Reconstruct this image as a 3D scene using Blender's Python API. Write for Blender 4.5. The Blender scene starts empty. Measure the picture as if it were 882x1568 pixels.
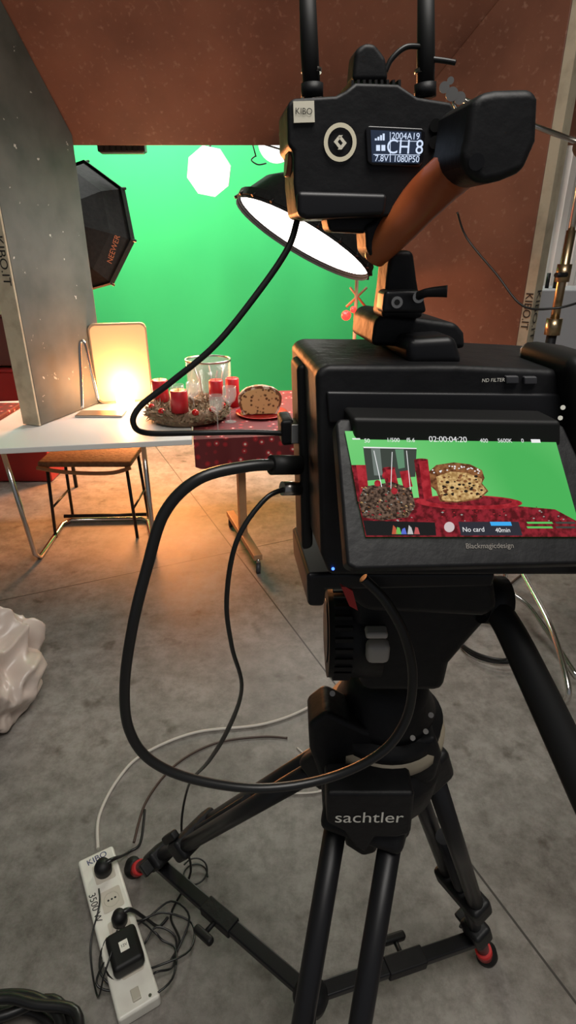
import bpy, math, random, bmesh
from mathutils import Vector, Matrix, noise
random.seed(7)
S=900/882.0
H=1.7; PT=math.radians(25); cp,sp=math.cos(PT),math.sin(PT)
P0=Vector((0,0,H))
scene=bpy.context.scene
scene.view_settings.view_transform='Standard'
COL=scene.collection
def ray(u,v):
    a=(u*S-450)/900; b=(800-v*S)/900
    return Vector((a,cp+b*sp,-sp+b*cp))
def at_z(u,v,z):
    r=ray(u,v); return P0+r*((z-H)/r.z)
def at_y(u,v,y):
    r=ray(u,v); return P0+r*(y/r.y)
YAW=math.radians(7.4)
FW=Vector((-math.sin(YAW),math.cos(YAW),0)); RT=Vector((math.cos(YAW),math.sin(YAW),0)); UP=Vector((0,0,1))
def rp(u,v,yl):
    r=ray(u,v); return P0+r*(yl/r.dot(FW))
# ---------- materials
def mat(name,c,rough=.5,metal=0,c2=None,scale=8,emis=None,es=0,bump=0,thr=None,trans=0,detail=6,spec=None,alpha=None):
    m=bpy.data.materials.new(name); m.use_nodes=True; nt=m.node_tree; b=nt.nodes['Principled BSDF']
    b.inputs['Base Color'].default_value=(*c,1); b.inputs['Roughness'].default_value=rough; b.inputs['Metallic'].default_value=metal
    if spec is not None: b.inputs['Specular IOR Level'].default_value=spec
    if alpha is not None: b.inputs['Alpha'].default_value=alpha
    if trans: b.inputs['Transmission Weight'].default_value=trans
    if emis: b.inputs['Emission Color'].default_value=(*emis,1); b.inputs['Emission Strength'].default_value=es
    if c2 or bump:
        tc=nt.nodes.new('ShaderNodeTexCoord'); n=nt.nodes.new('ShaderNodeTexNoise'); n.inputs['Scale'].default_value=scale; n.inputs['Detail'].default_value=detail
        nt.links.new(tc.outputs['Object'],n.inputs['Vector'])
        if c2:
            r=nt.nodes.new('ShaderNodeValToRGB'); lo,hi=thr if thr else (.3,.7)
            r.color_ramp.elements[0].position=lo; r.color_ramp.elements[1].position=hi
            r.color_ramp.elements[0].color=(*c,1); r.color_ramp.elements[1].color=(*c2,1)
            nt.links.new(n.outputs['Fac'],r.inputs['Fac']); nt.links.new(r.outputs['Color'],b.inputs['Base Color'])
        if bump:
            bp=nt.nodes.new('ShaderNodeBump'); bp.inputs['Strength'].default_value=bump; bp.inputs['Distance'].default_value=.01
            nt.links.new(n.outputs['Fac'],bp.inputs['Height']); nt.links.new(bp.outputs['Normal'],b.inputs['Normal'])
    return m
BLK=mat('black_plastic',(.006,.006,.007),.5,c2=(.010,.010,.011),scale=60,bump=.1,spec=.3)
BLK2=mat('black_rubber',(.006,.006,.006),.55,spec=.35)
BLKM=mat('black_anodised',(.013,.013,.015),.38,metal=.2,spec=.4)
GREYP=mat('grey_plastic',(.04,.04,.045),.45)
CHR=mat('chrome',(.75,.73,.7),.18,metal=1)
STEEL=mat('steel',(.45,.43,.4),.3,metal=1)
BRASS=mat('brass_tube',(.45,.33,.2),.3,metal=1)
WHT=mat('white_laminate',(.78,.77,.74),.35)
WPL=mat('white_plastic',(.8,.78,.7),.4,c2=(.68,.65,.58),scale=20)
RED=mat('red_plastic',(.5,.02,.02),.4)
CREAM=mat('white_print',(.8,.78,.7),.6)
SOFTW=mat('diffuser_white',(.9,.9,.9),.8,emis=(1,.98,.95),es=2.2)
SOFTB=mat('diffuser_bright',(.9,.9,.9),.8,emis=(1,.97,.94),es=4)
SOFTO=mat('diffuser_soft',(.9,.9,.9),.8,emis=(.95,1,.96),es=.8)
WSH=mat('white_shell_fabric',(.75,.78,.75),.8)
FAB=mat('black_fabric',(.010,.011,.011),.85,c2=(.017,.018,.017),scale=40,bump=.2,spec=.25)
WOODG=mat('handle_wood',(.36,.075,.025),.28,c2=(.5,.14,.045),scale=14)
BEIGE=mat('raw_wood_edge',(.5,.43,.31),.75,c2=(.32,.26,.18),scale=12,thr=(.45,.8),bump=.4)
PINE=mat('pine_wood',(.45,.25,.12),.5,c2=(.33,.17,.08),scale=10)
CABLE=mat('black_cable',(.009,.009,.009),.36)
GCABLE=mat('grey_cable',(.55,.51,.45),.5)
BCABLE=mat('brown_cable',(.06,.035,.025),.5)
GRN=mat('green_fabric',(.04,.52,.155),.9,c2=(.045,.56,.165),scale=1.5)
CANDLE=mat('red_wax',(.55,.02,.03),.35)
INK=mat('ink_blue',(.02,.03,.12),.7)
INKB=mat('ink_black',(.01,.01,.01),.7)
def em(name,c,s=1.0):
    m=mat(name,(0,0,0),.5,emis=c,es=s,spec=0); return m
def speck(m,scale,lo,hi,col,detail=8):
    nt=m.node_tree; b=nt.nodes['Principled BSDF']; old=b.inputs['Base Color'].links[0].from_socket
    tc=nt.nodes.new('ShaderNodeTexCoord'); n=nt.nodes.new('ShaderNodeTexNoise'); n.inputs['Scale'].default_value=scale; n.inputs['Detail'].default_value=detail
    nt.links.new(tc.outputs['Object'],n.inputs['Vector'])
    r=nt.nodes.new('ShaderNodeValToRGB'); r.color_ramp.elements[0].position=lo; r.color_ramp.elements[1].position=hi
    mx=nt.nodes.new('ShaderNodeMix'); mx.data_type='RGBA'
    nt.links.new(n.outputs['Fac'],r.inputs['Fac']); nt.links.new(r.outputs['Color'],mx.inputs[0]); nt.links.new(old,mx.inputs[6]); mx.inputs[7].default_value=(*col,1)
    nt.links.new(mx.outputs[2],b.inputs['Base Color']); return m
PLY=speck(mat('film_faced_plywood',(.15,.055,.032),.45,c2=(.28,.11,.063),scale=2.2,bump=.15,detail=14),40,.60,.85,(.4,.22,.15))
LPM=speck(mat('grey_painted_board',(.05,.056,.045),.6,c2=(.105,.105,.088),scale=5,bump=.2,detail=12),22,.70,.72,(.5,.47,.42),3)
def floor_mat():
    m=bpy.data.materials.new('stained_concrete'); m.use_nodes=True; nt=m.node_tree; b=nt.nodes['Principled BSDF']; N=nt.nodes.new; L=nt.links.new
    tc=N('ShaderNodeTexCoord')
    n1=N('ShaderNodeTexNoise'); n1.inputs['Scale'].default_value=1.5; n1.inputs['Detail'].default_value=14; n1.inputs['Roughness'].default_value=.66
    n2=N('ShaderNodeTexNoise'); n2.inputs['Scale'].default_value=13; n2.inputs['Detail'].default_value=12; n2.inputs['Roughness'].default_value=.8
    L(tc.outputs['Object'],n1.inputs['Vector']); L(tc.outputs['Object'],n2.inputs['Vector'])
    r1=N('ShaderNodeValToRGB'); r1.color_ramp.elements[0].position=.34; r1.color_ramp.elements[1].position=.66
    r1.color_ramp.elements[0].color=(.15,.135,.118,1); r1.color_ramp.elements[1].color=(.32,.298,.27,1); L(n1.outputs['Fac'],r1.inputs['Fac'])
    r2=N('ShaderNodeValToRGB'); r2.color_ramp.elements[0].position=.36; r2.color_ramp.elements[1].position=.58
    r2.color_ramp.elements[0].color=(.55,.53,.515,1); r2.color_ramp.elements[1].color=(1,1,1,1); L(n2.outputs['Fac'],r2.inputs['Fac'])
    n3=N('ShaderNodeTexNoise'); n3.inputs['Scale'].default_value=8; n3.inputs['Detail'].default_value=6
    L(tc.outputs['Object'],n3.inputs['Vector'])
    r3=N('ShaderNodeValToRGB'); r3.color_ramp.elements[0].position=.62; r3.color_ramp.elements[1].position=.72; r3.color_ramp.elements[0].color=(1,1,1,1); r3.color_ramp.elements[1].color=(.5,.46,.43,1); L(n3.outputs['Fac'],r3.inputs['Fac'])
    mx=N('ShaderNodeMix'); mx.data_type='RGBA'; mx.blend_type='MULTIPLY'; mx.inputs[0].default_value=1; L(r1.outputs['Color'],mx.inputs[6]); L(r2.outputs['Color'],mx.inputs[7])
    mxb=N('ShaderNodeMix'); mxb.data_type='RGBA'; mxb.blend_type='MULTIPLY'; mxb.inputs[0].default_value=1; L(mx.outputs[2],mxb.inputs[6]); L(r3.outputs['Color'],mxb.inputs[7])
    prev=mxb.outputs[2]
    def joint(d,off):
        vm=N('ShaderNodeVectorMath'); vm.operation='DOT_PRODUCT'; vm.inputs[1].default_value=(d[0],d[1],0); L(tc.outputs['Object'],vm.inputs[0])
        nz=N('ShaderNodeMath'); nz.operation='ADD'; nz.inputs[1].default_value=-off+1.5+30; L(vm.outputs['Value'],nz.inputs[0])
        md=N('ShaderNodeMath'); md.operation='MODULO'; md.inputs[1].default_value=3.0; L(nz.outputs[0],md.inputs[0])
        sb=N('ShaderNodeMath'); sb.operation='SUBTRACT'; sb.inputs[1].default_value=1.5; L(md.outputs[0],sb.inputs[0])
        ab=N('ShaderNodeMath'); ab.operation='ABSOLUTE'; L(sb.outputs[0],ab.inputs[0])
        lt=N('ShaderNodeMath'); lt.operation='LESS_THAN'; lt.inputs[1].default_value=.0035; L(ab.outputs[0],lt.inputs[0]); return lt.outputs[0]
    mxx=N('ShaderNodeMath'); mxx.operation='MAXIMUM'; L(joint((.912,.41),.967),mxx.inputs[0]); L(joint((.41,-.912),-2.94),mxx.inputs[1])
    m2=N('ShaderNodeMix'); m2.data_type='RGBA'; L(mxx.outputs[0],m2.inputs[0]); L(prev,m2.inputs[6]); m2.inputs[7].default_value=(.04,.035,.03,1)
    L(m2.outputs[2],b.inputs['Base Color'])
    rr=N('ShaderNodeMapRange'); rr.inputs[3].default_value=.42; rr.inputs[4].default_value=.7; L(n2.outputs['Fac'],rr.inputs[0]); L(rr.outputs[0],b.inputs['Roughness'])
    bp=N('ShaderNodeBump'); bp.inputs['Strength'].default_value=.2; bp.inputs['Distance'].default_value=.004; L(n2.outputs['Fac'],bp.inputs['Height']); L(bp.outputs['Normal'],b.inputs['Normal'])
    return m
def vor_mat(name,base,dark,scale,lo,hi,rough=.7,third=None):
    m=bpy.data.materials.new(name); m.use_nodes=True; nt=m.node_tree; b=nt.nodes['Principled BSDF']; b.inputs['Roughness'].default_value=rough
    tc=nt.nodes.new('ShaderNodeTexCoord'); v=nt.nodes.new('ShaderNodeTexVoronoi'); v.inputs['Scale'].default_value=scale
    nt.links.new(tc.outputs['Object'],v.inputs['Vector'])
    r=nt.nodes.new('ShaderNodeValToRGB'); r.color_ramp.elements[0].position=lo; r.color_ramp.elements[1].position=hi
    r.color_ramp.elements[0].color=(*dark,1); r.color_ramp.elements[1].color=(*base,1)
    if third:
        e=r.color_ramp.elements.new(min(.98,hi+.22)); e.color=(*third,1)
    nt.links.new(v.outputs['Distance'],r.inputs['Fac']); nt.links.new(r.outputs['Color'],b.inputs['Base Color']); return m
CLOTH=vor_mat('christmas_cloth',(.42,.012,.02),(.7,.5,.42),20,.11,.16,.8,third=(.12,.01,.012))
CRUMB=vor_mat('panettone_crumb',(.68,.42,.18),(.12,.045,.015),42,.24,.4,.85)
CRUST=mat('panettone_crust',(.2,.075,.025),.6,c2=(.85,.72,.55),scale=30,thr=(.5,.62),bump=.5)
WREATH=mat('wreath_twigs',(.12,.065,.035),.8,c2=(.26,.17,.1),scale=30,bump=.6)
WREATHG=mat('wreath_sprigs',(.08,.07,.035),.7,c2=(.34,.24,.14),scale=25)
GLASS=mat('clear_glass',(.75,.8,.76),.06,alpha=.2,spec=1)
POTG=mat('smoked_glass',(.35,.38,.36),.08,alpha=.3,spec=1)
# ---------- mesh helpers
def mk(name,vs,fs,m,smooth=False,bevel=0,seg=3):
    me=bpy.data.meshes.new(name); me.from_pydata([tuple(v) for v in vs],[],fs); me.update()
    bm=bmesh.new(); bm.from_mesh(me); bmesh.ops.recalc_face_normals(bm,faces=bm.faces); bm.to_mesh(me); bm.free()
    if smooth:
        for p in me.polygons: p.use_smooth=True
    me.materials.append(m); o=bpy.data.objects.new(name,me); COL.objects.link(o)
    if bevel:
        b=o.modifiers.new('bevel','BEVEL'); b.width=bevel; b.segments=seg; b.limit_method='ANGLE'; b.angle_limit=math.radians(35)
        for p in me.polygons: p.use_smooth=True
        w=o.modifiers.new('wn','WEIGHTED_NORMAL'); w.keep_sharp=False
    return o
def box(name,c,s,m,X=Vector((1,0,0)),Y=Vector((0,1,0)),Z=None,bevel=0):
    c=Vector(c); Z=Z or X.cross(Y); vs=[]
    for i in (-1,1):
        for j in (-1,1):
            for k in (-1,1): vs.append(c+X*(i*s[0]/2)+Y*(j*s[1]/2)+Z*(k*s[2]/2))
    return mk(name,vs,[(0,1,3,2),(4,6,7,5),(0,4,5,1),(2,3,7,6),(0,2,6,4),(1,5,7,3)],m,bevel=bevel)
def prism(name,pts,d,m,bevel=0,seg=3):
    n=len(pts); d=Vector(d); vs=[Vector(p) for p in pts]+[Vector(p)+d for p in pts]
    fs=[tuple(range(n)),tuple(range(2*n-1,n-1,-1))]+[(i,(i+1)%n,(i+1)%n+n,i+n) for i in range(n)]
    return mk(name,vs,fs,m,bevel=bevel,seg=seg)
def rprism(name,px,yl,dep,m,bevel=0,seg=3):
    return prism(name,[rp(u,v,yl) for u,v in px],FW*dep,m,bevel,seg)
def cat(pts,rad,sub=8):
    P=[Vector(p) for p in pts]; n=len(P); out=[];ro=[]
    for i in range(n-1):
        p0=P[max(i-1,0)];p1=P[i];p2=P[i+1];p3=P[min(i+2,n-1)]
        for k in range(sub):
            t=k/sub; out.append(.5*((2*p1)+(p2-p0)*t+(2*p0-5*p1+4*p2-p3)*t*t+(3*p1-p0-3*p2+p3)*t**3)); ro.append(rad[i]*(1-t)+rad[i+1]*t)
    out.append(P[-1]); ro.append(rad[-1]); return out,ro
def sweep(name,pts,r,m,n=12,curve=True,sub=8,minz=None):
    rad=r if isinstance(r,(list,tuple)) else [r]*len(pts)
    if curve: P,R=cat(pts,rad,sub)
    else: P=[Vector(p) for p in pts];R=list(rad)
    if minz is not None:
        for p,q in zip(P,R): p.z=max(p.z,minz+q)
    vs=[];fs=[]; T=(P[1]-P[0]).normalized(); a=T.orthogonal().normalized()
    for i,p in enumerate(P):
        T=(P[min(i+1,len(P)-1)]-P[max(i-1,0)]).normalized(); a=(a-T*a.dot(T)).normalized(); b=T.cross(a)
        for k in range(n):
            t=2*math.pi*k/n; vs.append(p+(a*math.cos(t)+b*math.sin(t))*R[i])
    for i in range(len(P)-1):
        for k in range(n): fs.append((i*n+k,i*n+(k+1)%n,(i+1)*n+(k+1)%n,(i+1)*n+k))
    fs.append(tuple(range(n))[::-1]); fs.append(tuple(range((len(P)-1)*n,len(P)*n)))
    o=mk(name,vs,fs,m)
    for p in o.data.polygons: p.use_smooth=len(p.vertices)==4
    return o
def cyl(name,a,b,r,m,r2=None,n=24): return sweep(name,[a,b],[r,r if r2 is None else r2],m,n=n,curve=False)
def lathe(name,prof,c,m,axis=Vector((0,0,1)),n=40,smooth=True,a0=0,a1=2*math.pi,ref=None,bevel=0):
    c=Vector(c); axis=axis.normalized(); X=(ref or axis.orthogonal()).normalized(); Y=axis.cross(X); full=abs(a1-a0-2*math.pi)<1e-6
    vs=[];fs=[];k=n if full else n+1
    for r,z in prof:
        for i in range(k):
            t=a0+(a1-a0)*i/n; vs.append(c+axis*z+(X*math.cos(t)+Y*math.sin(t))*max(r,1e-5))
    for j in range(len(prof)-1):
        for i in range(n):
            i2=(i+1)%k; fs.append((j*k+i,j*k+i2,(j+1)*k+i2,(j+1)*k+i))
    return mk(name,vs,fs,m,smooth=smooth,bevel=bevel)
def group(name,parts,loc=None):
    e=bpy.data.objects.new(name,None); e.empty_display_size=.1; COL.objects.link(e)
    e.location=loc if loc is not None else (0,0,0)
    for p in parts:
        p.parent=e; p.matrix_parent_inverse=Matrix.Translation(-Vector(e.location))
    return e
def text(name,s,o,X,Y,size,m,off=.0006,align='CENTER'):
    cu=bpy.data.curves.new(name,'FONT'); cu.body=s; cu.size=size; cu.align_x=align; cu.align_y='CENTER'
    ob=bpy.data.objects.new(name+'_c',cu); COL.objects.link(ob); dg=bpy.context.evaluated_depsgraph_get(); dg.update()
    me=bpy.data.meshes.new_from_object(ob.evaluated_get(dg)); bpy.data.objects.remove(ob)
    X=X.normalized();Z=X.cross(Y).normalized();Y=Z.cross(X)
    M=Matrix((X,Y,Z)).transposed().to_4x4(); M.translation=Vector(o)+Z*off; me.transform(M)
    me.materials.clear(); me.materials.append(m); n=bpy.data.objects.new(name,me); COL.objects.link(n); return n
def flat(name,pts,m): return mk(name,pts,[tuple(range(len(pts)))],m)
# ---------- camera
cd=bpy.data.cameras.new('photo_camera'); cam=bpy.data.objects.new('photo_camera',cd); COL.objects.link(cam)
cam.location=P0; cam.rotation_euler=(math.radians(65),0,0); cd.sensor_fit='VERTICAL'; cd.sensor_height=36; cd.lens=36*900/1600; cd.clip_start=.02
scene.camera=cam
# ---------- room
flo=mk('floor',[(-5.5,-3,0),(5.5,-3,0),(5.5,7,0),(-5.5,7,0)],[(0,1,2,3)],floor_mat())
WALLM=mat('wall_paint',(.26,.25,.24),.8,c2=(.22,.215,.205),scale=3)
box('wall_back',(0,7.05,2.25),(11,.1,4.5),WALLM); box('wall_left',(-5.55,2,2.25),(.1,10,4.5),WALLM); box('wall_right',(5.55,2,2.25),(.1,10,4.5),WALLM)
box('ceiling',(0,2,4.55),(11.2,10,.1),WALLM)
vs=[];fs=[];nx=60;nz=12
for j in range(nz+1):
    for i in range(nx+1):
        x=-4.5+6.9*i/nx; z=.005+4.0*j/nz; vs.append((x,6.0+.012*math.sin(x*5+1)+.008*math.sin(x*13),z))
for j in range(nz):
    for i in range(nx): a=j*(nx+1)+i; fs.append((a,a+1,a+nx+2,a+nx+1))
gs=mk('backdrop_cloth',vs,fs,GRN,smooth=True)
group('green_screen',[gs,cyl('roller',(-4.6,6.0,4.03),(2.5,6.0,4.03),.03,STEEL),cyl('pole_a',(-4.6,6.08,0),(-4.6,6.08,4.1),.02,STEEL),cyl('pole_b',(2.5,6.08,0),(2.5,6.08,4.1),.02,STEEL)],(-1,6,0))
# ---------- panels
SL=1.3
lf,lb=Vector((-1.40,3.17,0)),Vector((-1.19,3.76,0)); ln=Vector((-.94,.335,0))
def zt(y): return 2.25+SL*(3.76-y)
q=[lf+UP*.765,lb+UP*.765,lb+UP*(zt(3.76)-.01),lf+UP*(zt(3.17)-.01)]
p1=prism('board',q,ln*.11,LPM,bevel=.004)
ed=(lf-lb).normalized()
e1=prism('wood_edge',[lf+ed*.002+UP*.765,lf+ed*.002+UP*(zt(3.17)),lf+ed*.002+ln*.115+UP*(zt(3.17)),lf+ed*.002+ln*.115+UP*.765],ed*.012,BEIGE)
t1=text('stencil',"KIBO.IT",lf+ed*.0145+ln*.035+UP*1.62,Vector((0,0,-1)),ln*-1,.07,INKB)
group('plywood_panel',[p1,e1,t1],(-1.3,3.45,.765))
rf,rb=Vector((1.22,3.17,0)),Vector((.56,3.76,0)); rd=(rf-rb).normalized(); rn=Vector((-rd.y,rd.x,0))
if rn.x<0: rn=-rn
q=[rf,rb,rb+UP*(zt(3.76)-.01),rf+UP*(zt(3.17)-.01)]
p2=prism('board',q,rn*.09,PLY,bevel=.004)
e2=prism('wood_edge',[rf+rd*.002,rf+rd*.002+UP*zt(3.17),rf+rd*.002+rn*.1+UP*zt(3.17),rf+rd*.002+rn*.1],rd*.05,BEIGE)
t2=text('stencil',"KIBO.IT",rf+rd*.054+rn*.05+UP*1.36,Vector((0,0,-1)),rn,.075,INKB,off=.003)
t3=text('stencil_side',"KIBO.IT",rf+rd*.028-rn*.003+UP*1.38,Vector((0,0,-1)),rd,.055,INKB,off=.002)
group('plywood_panel.001',[p2,e2,t2,t3],(.9,3.45,0))
yb,yf=3.80,3.0; bn=Vector((0,SL,1)).normalized()
q=[Vector((-1.75,yb,zt(yb))),Vector((1.75,yb,zt(yb))),Vector((1.75,yf,zt(yf))),Vector((-1.75,yf,zt(yf)))]
p3=prism('board',q,bn*.045,PLY,bevel=.003)
group('plywood_panel.002',[p3,cyl('hanger_a',(-1.0,3.3,zt(3.3)+.03),(-1.0,3.3,4.5),.004,STEEL),cyl('hanger_b',(1.0,3.3,zt(3.3)+.03),(1.0,3.3,4.5),.004,STEEL)],(0,3.4,2.7))
vs=[];fs=[];n=120
for i in range(n+1):
    x=1.55+2.6*i/n; y=4.6+.018*(1 if (i//3)%2 else -1)
    vs+= [(x,y,0),(x,y,3.3)]
for i in range(n): fs.append((2*i,2*i+2,2*i+3,2*i+1))
mk('corrugated_partition',vs,fs,mat('white_sheet_metal',(.85,.83,.8),.5))
# ---------- white table
ta=math.radians(9); TX=Vector((math.cos(ta),math.sin(ta),0)); TY=Vector((-math.sin(ta),math.cos(ta),0))
nl=at_z(0,690,.75)-TX*.9; w=1.86; TD=1.02
c=nl+TX*(w/2)+TY*(TD/2); c.z=.745
top=box('top',c,(w,TD,.03),WHT,TX,TY,bevel=.004)
A=[at_z(57,864,0),at_z(100,800,0),at_z(226,797,0),at_z(238,850,0)]
for a in A: a.z=.016
def up(p,z=.725): return Vector((p.x,p.y,z))
fr=sweep('leg_frame',[up(A[0])+Vector((-.06,0,0)),A[0]+UP*.05,A[0]+(A[1]-A[0])*.1,A[0].lerp(A[1],.9),A[1].lerp(A[2],.08),A[1].lerp(A[2],.92),A[2].lerp(A[3],.1),A[2].lerp(A[3],.9),A[3]+UP*.05,up(A[3])],.014,CHR,curve=False)
fr2=sweep('cross_bar',[A[1]+UP*.03,A[2]+UP*.03],.012,BLKM,curve=False)
def fl(p): return Vector((p.x,p.y,0))
fr3=cyl('leg_far',nl+TX*.12+TY*.1-UP*.03,fl(nl+TX*.12+TY*.1),.014,CHR)
fr4=cyl('leg_far_b',nl+TX*.12+TY*.8-UP*.03,fl(nl+TX*.12+TY*.8),.014,CHR)
group('white_table',[top,fr,fr2,fr3,fr4],(c.x,c.y,0))
sx,sy=-1.22,3.42
CANE=mat('woven_cane',(.36,.2,.1),.6,c2=(.2,.1,.05),scale=40,bump=.5)
pr=[box('seat',(sx,sy,.5),(.56,.36,.035),CANE,bevel=.012)]
for i in (-1,1):
    for j in (-1,1): pr.append(cyl('leg',(sx+i*.24,sy+j*.14,.49),(sx+i*.26,sy+j*.16,0),.01,BLKM))
for i in (-1,1): pr.append(cyl('rail',(sx+i*.255,sy-.15,.2),(sx+i*.255,sy+.15,.2),.007,BLKM))
pr.append(sweep('front_sling',[(sx-.28,sy-.19,.485),(sx-.1,sy-.2,.46),(sx+.15,sy-.2,.455),(sx+.28,sy-.19,.485)],.012,PINE))
group('woven_stool',pr,(sx,sy,0))
# ---------- draped table
O2=nl+TX*(w+.012)+TY*.0; O2.z=0; W2,D2=.9,TD
def o2(a,b,z): return O2+TX*a+TY*b+UP*z
parts=[box('table_top',o2(W2/2,D2/2,.742),(W2,D2,.028),PINE,TX,TY)]
parts.append(box('cloth_top',o2(W2/2,D2/2,.7585),(W2+.006,D2+.012,.004),CLOTH,TX,TY))
vs=[];fs=[];n=90
for i in range(n+1):
    x=-.003+(W2+.006)*i/n; k=.012*math.sin(x*34)+.006*math.sin(x*71)
    d=.15+.02*math.sin(x*9)
    vs+=[o2(x,-.008,.76),o2(x,-.014-k*.3,.76-d*.5),o2(x,-.02-k,.76-d)]
for i in range(n):
    for j in range(2): a=3*i+j; fs.append((a,a+3,a+4,a+1))
parts.append(mk('cloth_drop',vs,fs,CLOTH,smooth=True))
for bx in (0,1):
    off=Vector((bx*.6,.05,0)); ca=at_z(395,872,.05)+off; cb=at_z(352,800,.05)+off; md=ca.lerp(cb,.5)
    d=(cb-ca).normalized()
    parts.append(box('foot_bar',md+UP*.045,((cb-ca).length,.05,.035),PINE,d,Vector((-d.y,d.x,0)),bevel=.004))
    parts.append(box('post',Vector((md.x,md.y,.42)),(.05,.045,.64),PINE,d,Vector((-d.y,d.x,0)),Vector((0,0,1)),bevel=.004))
    for k,cc in enumerate((ca,cb)):
        parts.append(cyl('caster',Vector((cc.x-.012,cc.y,.032)),Vector((cc.x+.012,cc.y,.032)),.032,GREYP)); parts.append(cyl('caster_stem',Vector((cc.x,cc.y,.05)),Vector((cc.x,cc.y,.09)),.01,STEEL))
group('draped_table',parts,o2(W2/2,D2/2,0))
ZT=.7615
def onT(u,v,z=ZT): return at_z(u,v,z)
pc=onT(398,634)
lathe('dinner_plate',[(0,.004),(.12,.004),(.155,.014),(.157,.018),(.12,.009),(0,.008)],(pc.x+.01,pc.y,ZT-.003),mat('red_ceramic',(.45,.02,.02),.25))
vd=Vector((.12,-.99,0)).normalized(); ref=Vector((-vd.y,vd.x,0)).normalized()
prof=[(0.0,0),(.1,0),(.112,.018),(.12,.042),(.128,.07),(.131,.095),(.126,.118),(.11,.138),(.086,.155),(.05,.167),(0,.172)]
zc=ZT+.008
ax=UP; Yv=ax.cross(ref); s=1 if Yv.dot(vd)<0 else -1
cc=Vector((pc.x,pc.y,zc))-vd*(-.03)
half=lathe('crust',prof,cc,CRUST,n=30,a0=0 if s==1 else math.pi,a1=math.pi if s==1 else 2*math.pi,ref=ref)
def outl(k,zz=0): return [cc+ref*r*k+UP*(z*k+zz) for r,z in prof]+[cc-ref*r*k+UP*(z*k+zz) for r,z in prof[::-1][1:-1]]
fc=prism('cut_face',[p+vd*.002 for p in outl(.88,.004)],vd*.012,CRUMB,bevel=.003)
rim_=prism('crust_rim',outl(1.0),vd*.009,CRUST,bevel=.002)
group('panettone',[half,fc,rim_],(cc.x,cc.y,zc))
wc=onT(292,640); wc.x-=.01
parts=[lathe('ring',[(.18+.055*math.cos(t),.045+.045*math.sin(t)) for t in [2*math.pi*i/14 for i in range(15)]],(wc.x,wc.y,ZT),WREATH,n=48)]
vs=[];fs=[]
for i in range(1100):
    t=random.uniform(0,2*math.pi); ph=random.uniform(-.5,math.pi+.5); rr=.18+.055*math.cos(ph)
    p=Vector((wc.x+rr*math.cos(t),wc.y+rr*math.sin(t),ZT+.045+.045*math.sin(ph)))
    d=Vector((math.cos(t)*math.cos(ph),math.sin(t)*math.cos(ph),abs(math.sin(ph))+.1))+Vector([random.uniform(-.9,.9) for _ in range(3)])*.9
    d.z=abs(d.z) if p.z<ZT+.04 else d.z
    d=d.normalized()*random.uniform(.02,.045); sd=d.orthogonal().normalized()*random.uniform(.004,.008)
    k=len(vs); q=p+d; q.z=max(q.z,ZT+.004); vs+=[p-sd,p+sd,q]; fs.append((k,k+1,k+2))
parts.append(mk('sprigs',vs,fs,WREATHG))
GR=mat('glossy_red',(.5,.01,.01),.1)
for a_ in (200,235,290,320,350,20):
    t=math.radians(a_); p=Vector((wc.x+.21*math.cos(t),wc.y+.21*math.sin(t),ZT+.085)); parts.append(lathe('bauble',[(.02*math.sin(t),.02*math.cos(t)) for t in [math.pi*k/12 for k in range(13)]],p,GR,n=20))
group('advent_wreath',parts,(wc.x,wc.y,ZT))
def candle(i,p,r,h):
    nm='pillar_candle' if i==0 else 'pillar_candle.%03d'%i
    a=lathe('wax',[(0,0),(r,0),(r,h-.006),(r-.005,h),(r*.5,h-.006),(0,h-.008)],p,CANDLE)
    b=cyl('wick',p+UP*(h-.01),p+UP*(h+.012),.0015,INKB,n=6)
    group(nm,[a,b],p)
for i,(a_,r_,h_) in enumerate(((160,.048,.125),(265,.048,.12),(28,.042,.12))):
    t=math.radians(a_); candle(i,Vector((wc.x+.18*math.cos(t),wc.y+.18*math.sin(t),ZT+.088)),r_,h_)
candle(3,onT(357,622),.042,.18)
gp=at_y(322,606,3.80); gp.z=ZT
r=.145;h=.26
g=[lathe('glass',[(0,0),(r,0),(r,h),(r-.004,h),(r-.004,.006),(0,.006)],(gp.x,gp.y,ZT),POTG),
   lathe('steel_rim',[(r+.001,h-.008),(r+.004,h-.008),(r+.004,h+.003),(r-.006,h+.003),(r-.006,h-.008)],(gp.x,gp.y,ZT),STEEL)]
for i in range(5):
    t=i*1.256; g.append(cyl('stick',Vector((gp.x+.06*math.cos(t),gp.y+.06*math.sin(t),ZT+.01)),Vector((gp.x+.1*math.cos(t+.4),gp.y+.1*math.sin(t+.4),ZT+.2)),.005,STEEL))
group('glass_pot',g,(gp.x,gp.y,ZT))
def wineglass(i,p):
    pr=[(0,0),(.034,.001),(.034,.003),(.005,.008),(.0035,.02),(.0035,.095),(.01,.105),(.032,.125),(.041,.155),(.038,.205),(.037,.205),(.039,.155),(.03,.128),(0,.11)]
    lathe('wine_glass' if i==0 else 'wine_glass.%03d'%i,pr,p,GLASS,n=28)
for i,p in enumerate([onT(334,662),onT(353,646),Vector((wc.x+.03,wc.y+.03,ZT)),Vector((wc.x-.05,wc.y-.03,ZT))]): wineglass(i,p)
lp=at_y(193,603,3.74)
def rr_poly(c,X,Y,w,h,r,n=6):
    out=[]
    for sx_,sy_,a0 in ((1,1,0),(-1,1,90),(-1,-1,180),(1,-1,270)):
        for k in range(n+1):
            t=math.radians(a0+90*k/n); out.append(c+X*(sx_*(w/2-r)+r*math.cos(t)*(1))+Y*(sy_*(h/2-r)+r*math.sin(t)))
    return out
PX=Vector((.97,.24,0)).normalized(); PN=Vector((.24,-.97,0)).normalized()
pcn=Vector((lp.x+.005,3.70,.765+.245))
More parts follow.
